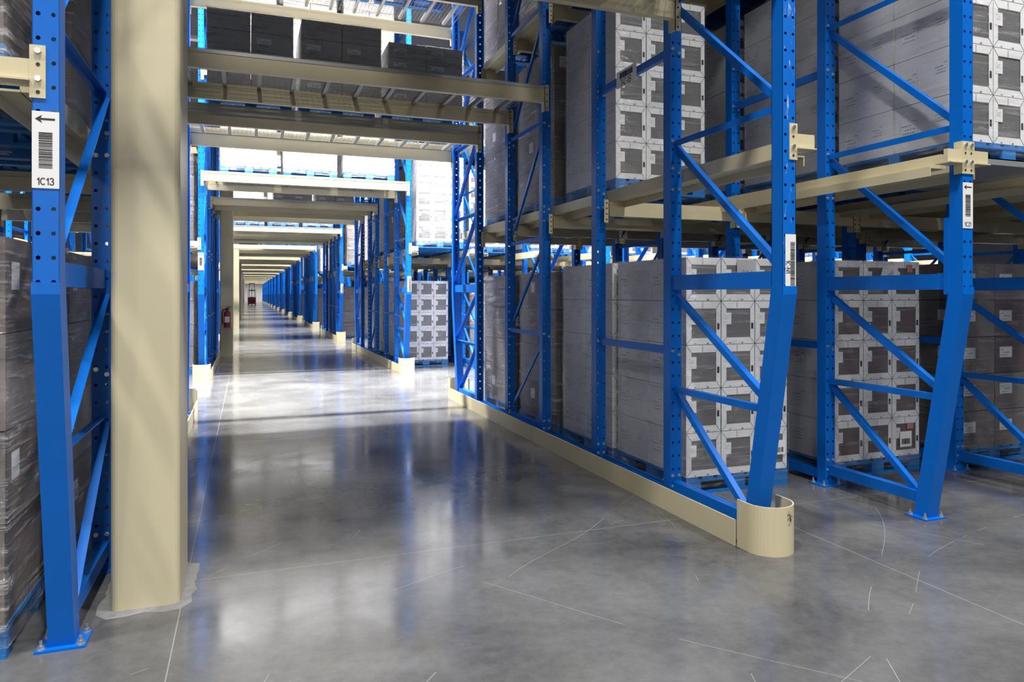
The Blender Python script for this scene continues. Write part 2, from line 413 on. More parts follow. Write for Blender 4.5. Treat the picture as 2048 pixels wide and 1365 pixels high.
# ------------------------------------------------------------------ beams, rails, decks
def beam_profile(h, w=.06): return [(-w/2, 0), (w/2, 0), (w/2, h*.68), (w/2-.02, h*.68), (w/2-.02, h), (-w/2, h)]
def make_beam(name, label, length, h, conn=.27, two=True):
    t = thing(name, label, 'beam', (0, 0, 0))
    mb = MB(); mb.prism(beam_profile(h), (0, 0, 0), (length, 0, 0), (0, 0, 1), 'beige'); 
    link('beam', mb.mesh(name), t)
    for s, x in ((1, 0), (-1, length)):
        c = MB(); x0, x1 = sorted((x-s*.006, x+s*.004)); c.box(x0, x1, -.035, .05, h-conn, h+.012, 'beige')
        x0, x1 = sorted((x-s*.05, x+s*.002)); c.box(x0, x1, -.035, -.030, h-conn, h+.012, 'beige')
        for k in range(4):
            zz = h-conn+.03+k*(conn-.05)/3
            c.cyl((x-s*.025, -.034, zz), (x-s*.025, -.0372, zz), .008, 'ink', 8)
        link('end_connector', c.mesh('end_connector'), t)
    return t
XL, XR, BAY = -.49, 1.92, .94
TUN = (XR-XL)*H
def wire_deck(label, w, d):
    t = thing('wire_deck', label, 'wire deck', (0, 0, 0))
    mb = MB(); n = int(w/.055); r = .0016
    for i in range(n+1):
        x = i*w/n; mb.box(x-r, x+r, -.09, d-.03, .003, .003+2*r, 'joist')
    m_ = int(d/.055)
    for j in range(m_+1):
        y = -.09+j*(d+.06)/m_; mb.box(0, w, y-r, y+r, .003+2*r, .003+4*r, 'joist')
    for y in (-.092,): mb.box(0, w, y-r, y+r, -.03, .003, 'steel')
    link('wire_mesh', mb.mesh('wire_mesh'), t)
    k = max(2, round(w/.33)); b = MB(); b.prism([(-.02, 0), (.02, 0), (.02, -.045), (-.02, -.045)][::-1], (0, -.045, 0), (0, d-.11, 0), (0, 0, 1), 'joist'); bm = b.mesh('support_bar')
    for i in range(k): link('support_bar', bm, t, ((i+.5)*w/k, 0, 0))
    return t

# ------------------------------------------------------------------ pallet loads
LW, LD, LAY, PH = 1.0, 1.12, .352, .14
def pallet_mb():
    mb = MB(); w, d = LW/2, LD/2
    for i in range(7):
        x = -w + i*(LW-.11)/6; mb.box(x, x+.11, -d, d, .118, .14, 'pallet')
    for y in (-d, -.05, d-.1):
        mb.box(-w, w, y, y+.1, .098, .118, 'pallet'); mb.box(-w, w, y, y+.1, 0, .018, 'pallet')
        for x in (-w, -.07, w-.14): mb.box(x, x+.14, y+.002, y+.098, .018, .098, 'pallet')
    return mb
ME['pallet'] = pallet_mb().mesh('pallet')
def print_block(mb, plane, pos, s, mat='fadedink', seed=1):
    """a few short printed lines; plane 'x-','x+','y-','y+'"""
    r = random.Random(seed); u0, v0 = pos
    rows = [(0, .3, .006), (.35, 1., .007), (.1, .8, .005), (.15, .95, .006)]
    for i, (a, b, t) in enumerate(rows):
        v = v0 - i*s*.22; u = a
        while u < b:
            ln = r.uniform(.08, .2); ua, ub = u0+u*s, u0+min(u+ln, b)*s
            put(mb, plane, ua, ub, v, v+t*s*8, mat); u += ln+.05
def put(mb, plane, ua, ub, va, vb, mat, e=.0012):
    k, c = plane[0], plane[1]
    if k == 'x-': mb.face([(c-e, ub, va), (c-e, ua, va), (c-e, ua, vb), (c-e, ub, vb)], mat)
    if k == 'x+': mb.face([(c+e, ua, va), (c+e, ub, va), (c+e, ub, vb), (c+e, ua, vb)], mat)
    if k == 'y-': mb.face([(ua, c-e, va), (ub, c-e, va), (ub, c-e, vb), (ua, c-e, vb)], mat)
    if k == 'y+': mb.face([(ub, c+e, va), (ua, c+e, va), (ua, c+e, vb), (ub, c+e, vb)], mat)
def quad(mb, plane, pts, mat, e=.0012):
    k, c = plane; o = []
    for u, v in pts: o.append((u, c-e, v) if k == 'y-' else (u, c+e, v))
    mb.face(o if k == 'y-' else o[::-1], mat)
def white_carton(win, seed):
    """tray carton: mitred white border round a dark window on its ends, printed pale card sides"""
    mb = MB(); g = .0035; w, d, h = LW/3/2-g, LD/2/2-g, LAY-.0045
    r = random.Random(seed)
    mb.box(-w, w, -d+.004, d-.004, 0, h, 'card')
    for kk, c in (('y-', -d), ('y+', d)):
        s = -1 if kk == 'y-' else 1
        il, ir, ib, it = -w+.05, w-.045, .055, h-.06
        P = (kk, c)
        quad(mb, P, [(-w, 0), (w, 0), (ir, ib), (il, ib)], 'white'); quad(mb, P, [(w, 0), (w, h), (ir, it), (ir, ib)], 'white')
        quad(mb, P, [(w, h), (-w, h), (il, it), (ir, it)], 'white'); quad(mb, P, [(-w, h), (-w, 0), (il, ib), (il, it)], 'white')
        # border thickness and recessed window
        mb.box(-w, w, *sorted((c, c-s*.004)), 0, .004, 'white')
        quad(mb, (kk, c-s*.003), [(il-.01, ib-.01), (ir+.01, ib-.01), (ir+.01, it+.01), (il-.01, it+.01)], win)
        for (ax, az, bx, bz) in ((il, ib, -w, 0), (ir, ib, w, 0), (il, it, -w, h), (ir, it, w, h)):
            t = .0022; quad(mb, P, [(ax-t, az), (ax+t, az), (bx+t, bz), (bx-t, bz)], 'ink', .002)
        t = .002
        for (a, b, c_, d_) in ((il, ir, it-t, it+t), (il, ir, ib-t, ib+t)): put(mb, P, a, b, c_, d_, 'fadedink', .002)
        for (a, b) in ((il, ib), (ir, ib)): put(mb, P, a-t, a+t, ib, it, 'fadedink', .002)
        put(mb, P, -.012, -.008, it+.004, h-.004, 'ink', .002)
        put(mb, P, w-.034, w-.012, .12, .17, 'ink', .002)
        put(mb, P, .03, .05, .004, .014, 'fadedink', .002); put(mb, P, -.09, -.07, .006, .012, 'fadedink', .002)
        # sticker lapping over the window
        put(mb, P, -w+.02, il+.045, .16, .255, 'paper', .0025)
        print_block(mb, (kk, c+s*.002), (-w+.026, .235), .05, 'fadedink', seed+3)
    for kk, c in (('x-', -w), ('x+', w)):
        print_block(mb, (kk, c), (-d+.10, h-.11), .10, 'fadedink', seed); print_block(mb, (kk, c), (.08, h-.13), .13, 'fadedink', seed+1)
        t = .0015
        put(mb, (kk, c), .07, .07+t, h-.23, h-.09, 'fadedink'); put(mb, (kk, c), .22, .22+t, h-.23, h-.09, 'fadedink')
    return mb
def plain_carton(mat, w, d, h, seed, label=True, tape='greycard'):
    mb = MB(); g = .005; w, d, h = w/2-g, d/2-g, h-.007
    mb.box(-w, w, -d, d, 0, h, mat)
    for kk, c in (('y-', -d), ('y+', d)):
        t = .0015
        put(mb, (kk, c), -t, t, h-.06, h, 'ink')
        if label:
            put(mb, (kk, c), -w*.75, -w*.05, h*.42, h*.72, 'paper', .002); print_block(mb, (kk, c+(-.001 if kk == 'y-' else .001)), (-w*.68, h*.63), w*.5, 'ink', seed)
    for kk, c in (('x-', -w), ('x+', w)):
        if label: put(mb, (kk, c), -d*.7, -d*.25, h*.45, h*.75, 'paper', .002)
        put(mb, (kk, c), d*.2, d*.5, h*.3, h*.36, 'fadedink'); put(mb, (kk, c), d*.2, d*.4, h*.42, h*.46, 'fadedink')
    return mb
def wrap_mb(w, d, z0, z1, seed, mat='wrap', loose=.02):
    r = random.Random(seed); mb = MB(); pts = []; rr = .03
    n = 9
    for sx, sy, st in ((1, -1, 0), (1, 1, 1), (-1, 1, 2), (-1, -1, 3)):
        pass
    hw, hd = w/2+.008, d/2+.008
    def side(a, b, m):
        return [(a[0]+(b[0]-a[0])*i/m, a[1]+(b[1]-a[1])*i/m) for i in range(m)]
    c = [(-hw, -hd), (hw, -hd), (hw, hd), (-hw, hd)]
    for i in range(4): pts += side(c[i], c[(i+1) % 4], n)
    rings = 12
    ph = [r.uniform(0, 6.28) for _ in range(6)]
    base = len(mb.v); K = len(pts)
    for j in range(rings+1):
        z = z0+(z1-z0)*j/rings
        for i, (x, y) in enumerate(pts):
            q = .5+.5*math.sin(i*.9+ph[0]+j*.5*math.sin(ph[1]))*math.sin(j*1.1+ph[2]+i*.4)
            o = loose*q*(.3+.7*abs(math.sin(PI*(i % n)/n)))
            L_ = math.hypot(x, y); mb.v.append((x+o*x/L_*1.2, y+o*y/L_*1.2, z))
    for j in range(rings):
        for i in range(K):
            k = (i+1) % K; a = base+j*K; b = a+K
            mb.f.append((a+i, a+k, b+k, b+i)); mb.m.append(mb.mi(mat))
    return mb
# kinds: nx, ny, layers, layer height, list of carton builders, wrap material
KINDS = {
 'white': dict(n=(3, 2, 5), lh=LAY, build=[white_carton('greyw', 1), white_carton('greyw', 5)], wrap='wrap', loose=.006),
 'whitebrown': dict(n=(3, 2, 5), lh=LAY, build=[white_carton('brown', 2), white_carton('brown', 9)], wrap='wrap', loose=.006),
 'brown': dict(n=(2, 2, 5), lh=LAY, build=[plain_carton('brown', .5, .56, LAY, 3), plain_carton('tan', .5, .56, LAY, 8)], wrap='wrap', loose=.006),
 'tan': dict(n=(2, 2, 4), lh=.43, build=[plain_carton('tan', .5, .56, .43, 4, False), plain_carton('umber', .5, .56, .43, 6), plain_carton('umber', .5, .56, .43, 7, False)], wrap='heavywrap', loose=.014),
 'tanlow': dict(n=(2, 2, 3), lh=.43, build=[plain_carton('tan', .5, .56, .43, 4, False), plain_carton('umber', .5, .56, .43, 6, False)], wrap='heavywrap', loose=.014),
 'grey': dict(n=(2, 2, 4), lh=.2, build=[plain_carton('greycard', .5, .56, .2, 4), plain_carton('greycard', .5, .56, .2, 6, False), plain_carton('greycard', .5, .56, .2, 7)], wrap='heavywrap', loose=.012),
 'greytall': dict(n=(2, 2, 4), lh=.238, build=[plain_carton('greycard', .5, .56, .238, 4), plain_carton('greycard', .5, .56, .238, 6, False)], wrap='heavywrap', loose=.012),
 'pale': dict(n=(2, 2, 4), lh=.27, build=[plain_carton('card', .5, .56, .27, 4), plain_carton('white', .5, .56, .27, 6, False)], wrap='heavywrap', loose=.012),
}
for k, K in KINDS.items():
    K['me'] = [b.mesh('carton') for b in K['build']]
    nx, ny, nz = K['n']; K['top'] = PH+nz*K['lh']
    # three seeds of stack per kind, used wherever cartons are not shown one by one
    K['stack'] = []; K['wrapme'] = []
    for s in range(2):
        r = random.Random(s+len(k)); mb = MB()
        for lz in range(nz):
            for ix in range(nx):
                for iy in range(ny):
                    j = r.uniform(-.006, .006) if k not in ('white', 'whitebrown') else r.uniform(-.002, .002)
                    mb.add(r.choice(K['build']), Matrix.Translation(((ix-(nx-1)/2)*LW/nx+j, (iy-(ny-1)/2)*LD/ny+j, PH+lz*K['lh'])))
        K['stack'].append(mb.mesh('carton_stack')); K['wrapme'].append(wrap_mb(LW, LD, .05, K['top']+.01, 11*s+len(k), K['wrap'], K['loose']).mesh('stretch_wrap', True))
def load(kind, xc, yf, z, label, group=None, full=False, sheet=False):
    """xc, yf (front face), z in units of H"""
    if XL < xc < .12:                    # the tunnel columns take the place of some loads
        for i in range(10):
            c0 = 2.54+9.83*i
            if yf < c0+.40 and yf+.72 > c0: return None
    K = KINDS[kind]; nx, ny, nz = K['n']; s = random.randrange(2)
    t = thing('pallet_load', label, 'pallet load', (xc*H+random.uniform(-.012, .012), yf*H+LD/2, z*H), 0, group)
    link('pallet', ME['pallet'], t)
    if full:
        for lz in range(nz):
            for ix in range(nx):
                for iy in range(ny):
                    j = random.uniform(-.002, .002)
                    link('carton', random.choice(K['me']), t, ((ix-(nx-1)/2)*LW/nx+j, (iy-(ny-1)/2)*LD/ny, PH+lz*K['lh']))
    else: link('carton_stack', K['stack'][s], t)
    link('stretch_wrap', K['wrapme'][s], t)
    return t

# ------------------------------------------------------------------ the building
def plane(name, pts, mat):
    mb = MB(); mb.face([tuple(c*H for c in p) for p in pts], mat); return struct(name, mb.mesh(name))
X0, X1, Y0, Y1, ZC = -9, 26, -6, 104, 6.3
mb = MB(); mb.box(X0*H, X1*H, Y0*H, Y1*H, -.2, 0, 'floor'); struct('floor', mb.mesh('floor'))
mb = MB(); mb.box(X0*H, X1*H, Y0*H, Y1*H, ZC*H, ZC*H+.2, 'ceil'); struct('ceiling', mb.mesh('ceiling'))
for nm, a in (('wall_left', (X0-.1, X0, Y0, Y1)), ('wall_right', (X1, X1+.1, Y0, Y1)), ('wall_back', (X0, X1, Y0-.1, Y0)), ('wall_far', (X0, X1, Y1, Y1+.1))):
    mb = MB(); mb.box(a[0]*H, a[1]*H, a[2]*H, a[3]*H, 0, ZC*H, 'wall'); struct(nm, mb.mesh(nm))

# ------------------------------------------------------------------ rack blocks
FULLSEC = dict(L=4.57, slant=[(0, 1), (4.57, -1)], single=[1.53], mid=[2.33], beams=[0, .76, 2.33, 3.02, 3.81, 4.57], decks=[(0, .76), (2.33, 3.02), (3.81, 4.57)], cross=[1.53, 2.33, 3.02, 3.81])
SHORT = dict(L=3.7, slant=[(0, 1), (3.7, -1)], single=[], mid=[1.5], beams=[0, .76, 1.5, 2.19, 2.94, 3.7], decks=[(0, .76), (1.5, 2.19), (2.94, 3.7)], cross=[1.5, 2.19, 2.94])
STARTS = [2.2, 8.95, 15.75, 21.7, 28.4, 34.7, 41.1, 47.5, 53.9, 60.3, 66.7, 73.1, 79.5, 85.9, 92.3]
ORD = ['first', 'second', 'third', 'fourth', 'fifth', 'sixth', 'seventh', 'eighth', 'ninth', 'tenth', 'eleventh', 'twelfth', 'thirteenth', 'fourteenth', 'fifteenth']
def side_name(x):
    if abs(x-XR) < .01: return 'right tunnel edge'
    if abs(x-XL) < .01: return 'left tunnel edge'
    k = round((x-XR)/BAY) if x > 0 else round((XL-x)/BAY)
    return '%s frame line %s of tunnel' % (ORD[k-1], 'right' if x > 0 else 'left')
PROTO = {'slant': make_slant(), 'mid': make_mid(), 'single': make_single()}
tie_long = {}
def tie(length):
    k = round(length, 3)
    if k not in tie_long:
        mb = MB(); mb.prism([(-.035, 0), (.035, 0), (.035, .008), (-.027, .008), (-.027, .075), (-.035, .075)], (0, 0, 0), (0, length, 0), (0, 0, 1), 'blue')
        mb.prism([(.027, .008), (.035, .008), (.035, .075), (.027, .075)], (0, 0, 0), (0, length, 0), (0, 0, 1), 'blue'); tie_long[k] = mb.mesh('tie_bar')
    return tie_long[k]
spm = {}
def strut(length):
    k = round(length, 3)
    if k not in spm: mb = MB(); mb.prism([(-.02, -.03), (.02, -.03), (.02, .03), (-.02, .03)], (0, 0, 0), (0, length, 0), (0, 0, 1), 'blue'); spm[k] = mb.mesh('spacer_bar')
    return spm[k]
TB = {}
TB['tunnel'] = make_beam('tunnel_beam', '', TUN-PW, .11*H)
TB['spacer'] = make_beam('raised_beam', '', TUN-PW, .055*H, .10)
TB['cross'] = make_beam('cross_beam', '', BAY*H-PW, .085*H, .2)
DK = {.76: wire_deck('', TUN-PW-.02, .76*H), .69: wire_deck('', TUN-PW-.02, .69*H)}
# pallet rails along the depth of a bay
def rail_mb(length, s):
    mb = MB(); mb.prism([(-.025*s, 0), (.025*s, 0), (.025*s, .10), (-.025*s, .10)][::s], (0, 0, 0), (0, length, 0), (0, 0, 1), 'beige')
    mb.box(*sorted((0, -s*.0)), 0, 0, 0, 0, 'beige') if False else None
    a, b = sorted((s*.02, s*.12)); mb.box(a, b, 0, length, .0, .010, 'beige'); a, b = sorted((s*.112, s*.12)); mb.box(a, b, 0, length, -.055, .0, 'beige')
    return mb
RAIL = {}
def rail(length, s):
    k = (round(length, 3), s)
    if k not in RAIL: RAIL[k] = rail_mb(length, s).mesh('pallet_rail')
    return RAIL[k]

def frames_at(si, S, x, far=False):
    y0 = STARTS[si]; nm = side_name(x); blk = ORD[si]+' rack block'
    g = 'blue upright frames of the '+blk
    for (dy, sgn) in S['slant']:
        lab = 'blue %s-aisle slanted-leg upright, %s, %s' % ('near' if sgn > 0 else 'far', nm, blk)
        loc = (x*H, (y0+dy)*H, 0); rz = 0 if sgn > 0 else PI
        if far: o = link('rack_upright', ME['far_slant'], None, loc, (0, 0, rz)); tag(o, lab, 'rack frame', g)
        else: o = place(PROTO['slant'], loc, rz, lab, g)
        if si == 0 and sgn > 0: FR1[round(x, 2)] = o
        if si in (1, 2) and sgn > 0 and abs(x) < 2: FR2[(si, round(x, 2))] = o
    for dy in S['mid']:
        lab = 'blue straight mid-depth upright, %s, %s' % (nm, blk); loc = (x*H, (y0+dy)*H, 0)
        if far: tag(link('rack_upright', ME['far_mid'], None, loc), lab, 'rack frame', g)
        else: place(PROTO['mid'], loc, 0, lab, g)
    for dy in S['single']:
        lab = 'single blue perforated post, %s, %s' % (nm, blk); loc = (x*H, (y0+dy)*H, 0)
        if far: tag(link('upright_post', ME['far_single'], None, loc), lab, 'rack post', g)
        else: place(PROTO['single'], loc, 0, lab, g)
    L = S['L']; a = (.76)*H+PD/2; b = (L-.76)*H-PD/2
    o = link('tie_bar', tie(b-a), None, (x*H-.0, y0*H+a, .045)); tag(o, 'low blue floor tie bar, %s, %s' % (nm, blk), 'tie bar', 'floor tie bars of the '+blk)
    if S['single'] and not far:
        ln = (1.53-.76)*H-PD
        for z, w in ((.73, 'knee-high'), (2.17, 'overhead')):
            o = link('spacer_bar', strut(ln), None, (x*H, y0*H+.76*H+PD/2, z*H)); tag(o, '%s blue spacer bar, %s, %s' % (w, nm, blk), 'spacer bar', 'spacer bars of the '+blk)
FR1 = {}; FR2 = {}
def bay_steel(si, S, xl, bay_nm, levels=(1.47, 2.9)):
    y0 = STARTS[si]; blk = ORD[si]+' rack block'
    for li, z in enumerate(levels):
        lv = ('first', 'second')[li]
        for ci, dy in enumerate(S['cross']):
            place(TB['cross'], (xl*H+PW/2, (y0+dy)*H-PD/2-.03, (z-.0)*H-.03), 0, 'beige cross beam %s from front, %s level, %s, %s' % (ORD[ci], lv, bay_nm, blk), 'bay cross beams of the '+blk)
        for sgn, xx, sd in ((1, xl*H+PW/2+.045, 'left'), (-1, (xl+BAY)*H-PW/2-.045, 'right')):
            o = link('pallet_rail', rail(S['L']*H-.12, sgn), None, (xx, y0*H+.06, z*H+.108)); tag(o, 'beige %s pallet rail, %s level, %s, %s' % (sd, lv, bay_nm, blk), 'rail', 'pallet rails of the '+blk)
RZ = (1.47*H+.108+.10)/H - .055/H        # pallet seat on a rail
LV1 = (1.47*H+.208)/H; LV2 = (2.9*H+.208)/H
def tunnel_steel(si, S, far=False):
    y0 = STARTS[si]; blk = ORD[si]+' rack block'
    for li, zt in enumerate((2.41, 3.62)):
        lv = ('lower', 'upper')[li]
        for bi, dy in enumerate(S['beams']):
            off = -PD/2-.03 if dy < S['L']-.1 else PD/2+.03
            place(TB['tunnel'], (XL*H+PW/2, (y0+dy)*H+off, (zt-.11)*H), 0, 'beige beam spanning tunnel, %s from front, %s level, %s' % (ORD[bi], lv, blk), 'tunnel beams of the '+blk)
            if li == 0 and bi >= len(S['beams'])-2 and not far:
                place(TB['spacer'], (XL*H+PW/2, (y0+dy)*H+off, zt*H+.004), 0, 'slim beige beam atop tunnel beam, %s from front, %s' % (ORD[bi], blk), 'slim raised beams of the '+blk)
        if far and li == 0: continue
        for di, (a, b) in enumerate(S['decks']):
            d = round(b-a, 2)
            if d not in DK: d = .76 if abs(d-.76) < .01 else .69
            place(DK[d], (XL*H+PW/2+.01, (y0+a)*H, zt*H+.001), 0, 'wire mesh deck over tunnel, %s from front, %s level, %s' % (ORD[di], lv, blk), 'wire decks of the '+blk)

# --- frames
secs = []
for si, y0 in enumerate(STARTS):
    S = SHORT if si == 2 else FULLSEC
    far = si >= 3
    nr = {0: 6, 1: 11, 2: 9, 3: 5}.get(si, 3); nl = {0: 2, 1: 3, 2: 2, 3: 2}.get(si, 1)
    xs = [XL-BAY*k for k in range(nl)] + [XR+BAY*k for k in range(nr)]
    for x in xs: frames_at(si, S, x, far or x > 7)
    tunnel_steel(si, S, far)
    secs.append((si, S, nr, nl))
    if si < 3:
        for k in range(nr-1): bay_steel(si, S, XR+BAY*k, '%s bay right of tunnel' % ORD[k])
        for k in range(nl-1): bay_steel(si, S, XL-BAY*(k+1), '%s bay left of tunnel' % ORD[k])
    elif si < 6:
        for k in range({3: 3, 4: 2}.get(si, 1)): bay_steel(si, S, XR+BAY*k, '%s bay right of tunnel' % ORD[k], (1.47,))
        if si == 3: bay_steel(si, S, XL-BAY, 'first bay left of tunnel', (1.47,))
# --- front frame dressings
lab13 = FR1[round(XL, 2)]; labN = FR1[round(XR, 2)]; lab21 = FR1[round(XR+BAY, 2)]
zl = 1.376*H
rack_label(lab13, (-.0005, -PD/2-.002, zl), '1C13'); rack_label(lab21, (0, -PD/2-.002, zl), '1C21', (.094, .31))
rack_label(labN, (.008, -PD/2-.004, 1.122*H), '1C-N1', (.078, .335), True)
link('rail_bracket', ME['brL'], lab13); link('rail_bracket', ME['brR'], labN); link('rail_bracket', ME['brR'], lab21); link('rail_bracket', ME['brL'], lab21)
for k in (2, 3, 4):
    f = FR1[round(XR+BAY*k, 2)]; link('rail_bracket', ME['brR'], f); link('rail_bracket', ME['brL'], f)
lab13['label'] = 'blue slanted-leg frame in left foreground carrying the 1C13 label'
labN['label'] = 'blue slanted-leg frame at right tunnel mouth carrying the 1C-N1 label'
lab21['label'] = 'blue slanted-leg frame right of the tunnel carrying the 1C21 label'
for c in labN.children:
    if c.name.startswith('post') and c.location.y == 0: c.data = ME['slant_top_scuff']; c['label'] = 'blue post with rubbed, chipped paint'
mb = MB(); mb.box(-PW/2-.004, PW/2+.004, PD/2-.002, PD/2+.04, BEND, 1.33*H, 'blue'); link('stiffener', mb.mesh('stiffener'), lab21)
for (si, x), f in FR2.items():
    if x < 0: rack_label(f, (0, -PD/2-.002, zl), ''); link('rail_bracket', ME['brL'], f)
    else: rack_label(f, (.008, -PD/2-.004, 1.122*H), '', (.078, .335), True); link('rail_bracket', ME['brR'], f)
# hanging sign on the overhead spacer bar
t = thing('aisle_sign', 'white barcode sign reading 1-C-IB hung on overhead blue spacer bar', 'sign', (XR*H-.024, 3.38*H, 2.17*H))
mb = MB(); mb.box(-.0015, .0015, -.17, .17, -.075, .07, 'paper'); link('sign_panel', mb.mesh('sign_panel'), t)
mm = MB(); bc = barcode(.05, .22, 20, 12); mm.add(bc, Matrix.Translation((-.0005, 0, .025)) @ Matrix.Rotation(-PI/2, 4, 'Z') @ Matrix.Rotation(PI/2, 4, 'Y')); link('barcode', mm.mesh('barcode'), t)
mm = MB(); mm.add(text_mb('1-C-IB', .088, 'ink', .12), Matrix.Translation((-.0025, 0, -.04)) @ Matrix.Rotation(-PI/2, 4, 'Z') @ Matrix.Rotation(PI/2, 4, 'X')); link('lettering', mm.mesh('lettering'), t)

# ------------------------------------------------------------------ floor guards
def end_guard_mb(r=.155, h=.30, arms=.10):
    mb = MB(); n = 24; t = .009; pts = []
    pts.append((-r, arms)); 
    for i in range(n+1):
        a = PI + PI*i/n; pts.append((r*math.cos(a), r*math.sin(a)))
    pts.append((r, arms))
    inner = [(x*(1-t/r), y*(1-t/r) if y < 0 else y) for x, y in pts]
    for i in range(len(pts)-1):
        a, b, c, d = pts[i], pts[i+1], inner[i+1], inner[i]
        mb.face([(a[0], a[1], 0), (b[0], b[1], 0), (b[0], b[1], h), (a[0], a[1], h)], 'beige')
        mb.face([(c[0], c[1], 0), (d[0], d[1], 0), (d[0], d[1], h), (c[0], c[1], h)], 'beige')
        mb.face([(a[0], a[1], h), (b[0], b[1], h), (c[0], c[1], h), (d[0], d[1], h)], 'beige')
    for k in (0, -1):
        a, d = pts[k], inner[k]; mb.face([(a[0], a[1], 0), (d[0], d[1], 0), (d[0], d[1], h), (a[0], a[1], h)], 'beige')
    return mb
ME['guard'] = end_guard_mb().mesh('end_guard')
gscuff = MB()
rr_ = random.Random(4)
for i in range(60):
    a = math.radians(rr_.gauss(284, 4)); z = rr_.gauss(.225, .02); r = .1562; s = rr_.uniform(.002, .007)
    da = s/r; gscuff.face([(r*math.cos(a), r*math.sin(a), z), (r*math.cos(a+da), r*math.sin(a+da), z+rr_.uniform(-.003, .003)), (r*math.cos(a+da), r*math.sin(a+da), z+s*rr_.uniform(.8, 2)), (r*math.cos(a), r*math.sin(a), z+s)], 'ink' if i % 4 else 'redink')
rails_g = {}
def guard_rail(length, n):
    k = (round(length, 3), n)
    if k not in rails_g:
        mb = MB(); seg = length/n
        for i in range(n): mb.box(-.006, .006, i*seg+.0015, (i+1)*seg-.0015, 0, .165, 'beige')
        for i in range(1, n): mb.box(-.003, .003, i*seg-.01, i*seg+.01, 0, .163, 'beige')
        rails_g[k] = mb.mesh('guard_rail')
    return rails_g[k]
for si, S, nr, nl in secs:
    y0 = STARTS[si]; L = S['L']; blk = ORD[si]+' rack block'
    for s, xx, nm in ((1, XR, 'right'), (-1, XL, 'left')):
        if s < 0 and si > 3: continue
        if not (si == 0 and s < 0):
            g = link('end_guard', ME['guard'], None, (xx*H, (y0+.09)*H, 0)); tag(g, 'curved beige post guard, near %s corner, %s' % (nm, blk), 'guard', 'curved post guards')
            if si == 0:
                g['label'] = 'curved beige steel guard round foot of the 1C-N1 frame, black scuff on it'; c = link('scuff_mark', gscuff.mesh('scuff_mark'), g); c['label'] = 'black and red scuff mark'
        g = link('end_guard', ME['guard'], None, (xx*H, (y0+L-.09)*H, 0), (0, 0, PI)); tag(g, 'curved beige post guard at far %s corner of the %s' % (nm, blk), 'guard', 'curved post guards')
        ya = .16 if not (si == 0 and s < 0) else .75
        o = link('guard_rail', guard_rail((L-.16-ya)*H, 6), None, (xx*H-s*.158, (y0+ya)*H, 0)); tag(o, 'low beige guard rail, %s side of tunnel floor, %s' % (nm, blk), 'guard rail', 'tunnel guard rails')

# ------------------------------------------------------------------ columns
def column_mb():
    mb = MB(); w, d, r, n = .16, .28, .035, 5; prof = []
    for cx, cy, a0 in ((w-r, d-r, 0), (-w+r, d-r, 90), (-w+r, -d+r, 180), (w-r, -d+r, 270)):
        for i in range(n+1):
            a = math.radians(a0+90*i/n); prof.append((cx+r*math.cos(a), cy+r*math.sin(a)))
    k = len(prof); z1 = ZC*H
    for z in (0, z1): mb.v += [(x, y, z) for x, y in prof]
    for i in range(k): j = (i+1) % k; mb.f.append((i, j, k+j, k+i)); mb.m.append(mb.mi('column'))
    return mb
cm = column_mb().mesh('column', False)
for i in range(10):
    o = link('steel_column', cm, None, (-.302*H, (2.54+9.83*i)*H+.28, 0))
    tag(o, 'square beige steel column, %s one along the left side of the tunnel' % ORD[i], 'column', 'tunnel columns')
    if i == 0: o['label'] = 'big square beige steel column in left foreground beside the 1C13 frame'
    if i == 1: o['label'] = 'beige steel column inside the tunnel with the fire extinguisher on it'
mb = MB(); rg = random.Random(3); pts = []
for i in range(28):
    a = 2*PI*i/28; k = 1/max(abs(math.cos(a))/.215, abs(math.sin(a))/.33); k *= rg.uniform(.95, 1.08); pts.append((k*math.cos(a), k*math.sin(a)))
mb.face([(x, y, .004) for x, y in pts], 'grout')
for i in range(28): a, b = pts[i], pts[(i+1) % 28]; mb.face([(a[0]*1.02, a[1]*1.02, 0), (b[0]*1.02, b[1]*1.02, 0), (b[0], b[1], .004), (a[0], a[1], .004)], 'grout')
o = link('grout_patch', mb.mesh('grout_patch'), None, (-.302*H, 2.54*H+.28, .0005)); tag(o, 'rough pale grout patch round foot of the foreground column', 'grout')

# fire extinguisher on the second column
t = thing('fire_extinguisher', 'red fire extinguisher hung on front of the second beige column', 'fire extinguisher', (-.29*H, (2.54+9.83)*H-.09, .47*H))
mb = MB(); mb.cyl((0, 0, 0), (0, 0, .38), .085, 'red', 20); mb.cyl((0, 0, .38), (0, 0, .44), .085, 'red', 20, .03); link('cylinder', mb.mesh('cylinder', False), t)
mb = MB(); mb.cyl((0, 0, .44), (0, 0, .49), .025, 'dark', 10); mb.box(-.015, .09, -.015, .015, .49, .505, 'dark'); mb.box(-.015, .1, -.015, .015, .525, .54, 'dark'); link('valve', mb.mesh('valve'), t)
mb = MB(); pp = [(-.03, 0, .47), (-.10, -.01, .45), (-.125, -.02, .36), (-.12, -.02, .2), (-.115, -.02, .08)]
for a, b in zip(pp[:-1], pp[1:]): mb.cyl(a, b, .012, 'black', 8)
link('hose', mb.mesh('hose'), t)
mb = MB(); mb.box(-.06, .06, -.0875, -.085, .13, .28, 'paper'); link('instruction_label', mb.mesh('instruction_label'), t)
mb = MB(); mb.box(-.04, .04, .083, .092, .05, .5, 'dark'); link('wall_bracket', mb.mesh('wall_bracket'), t)

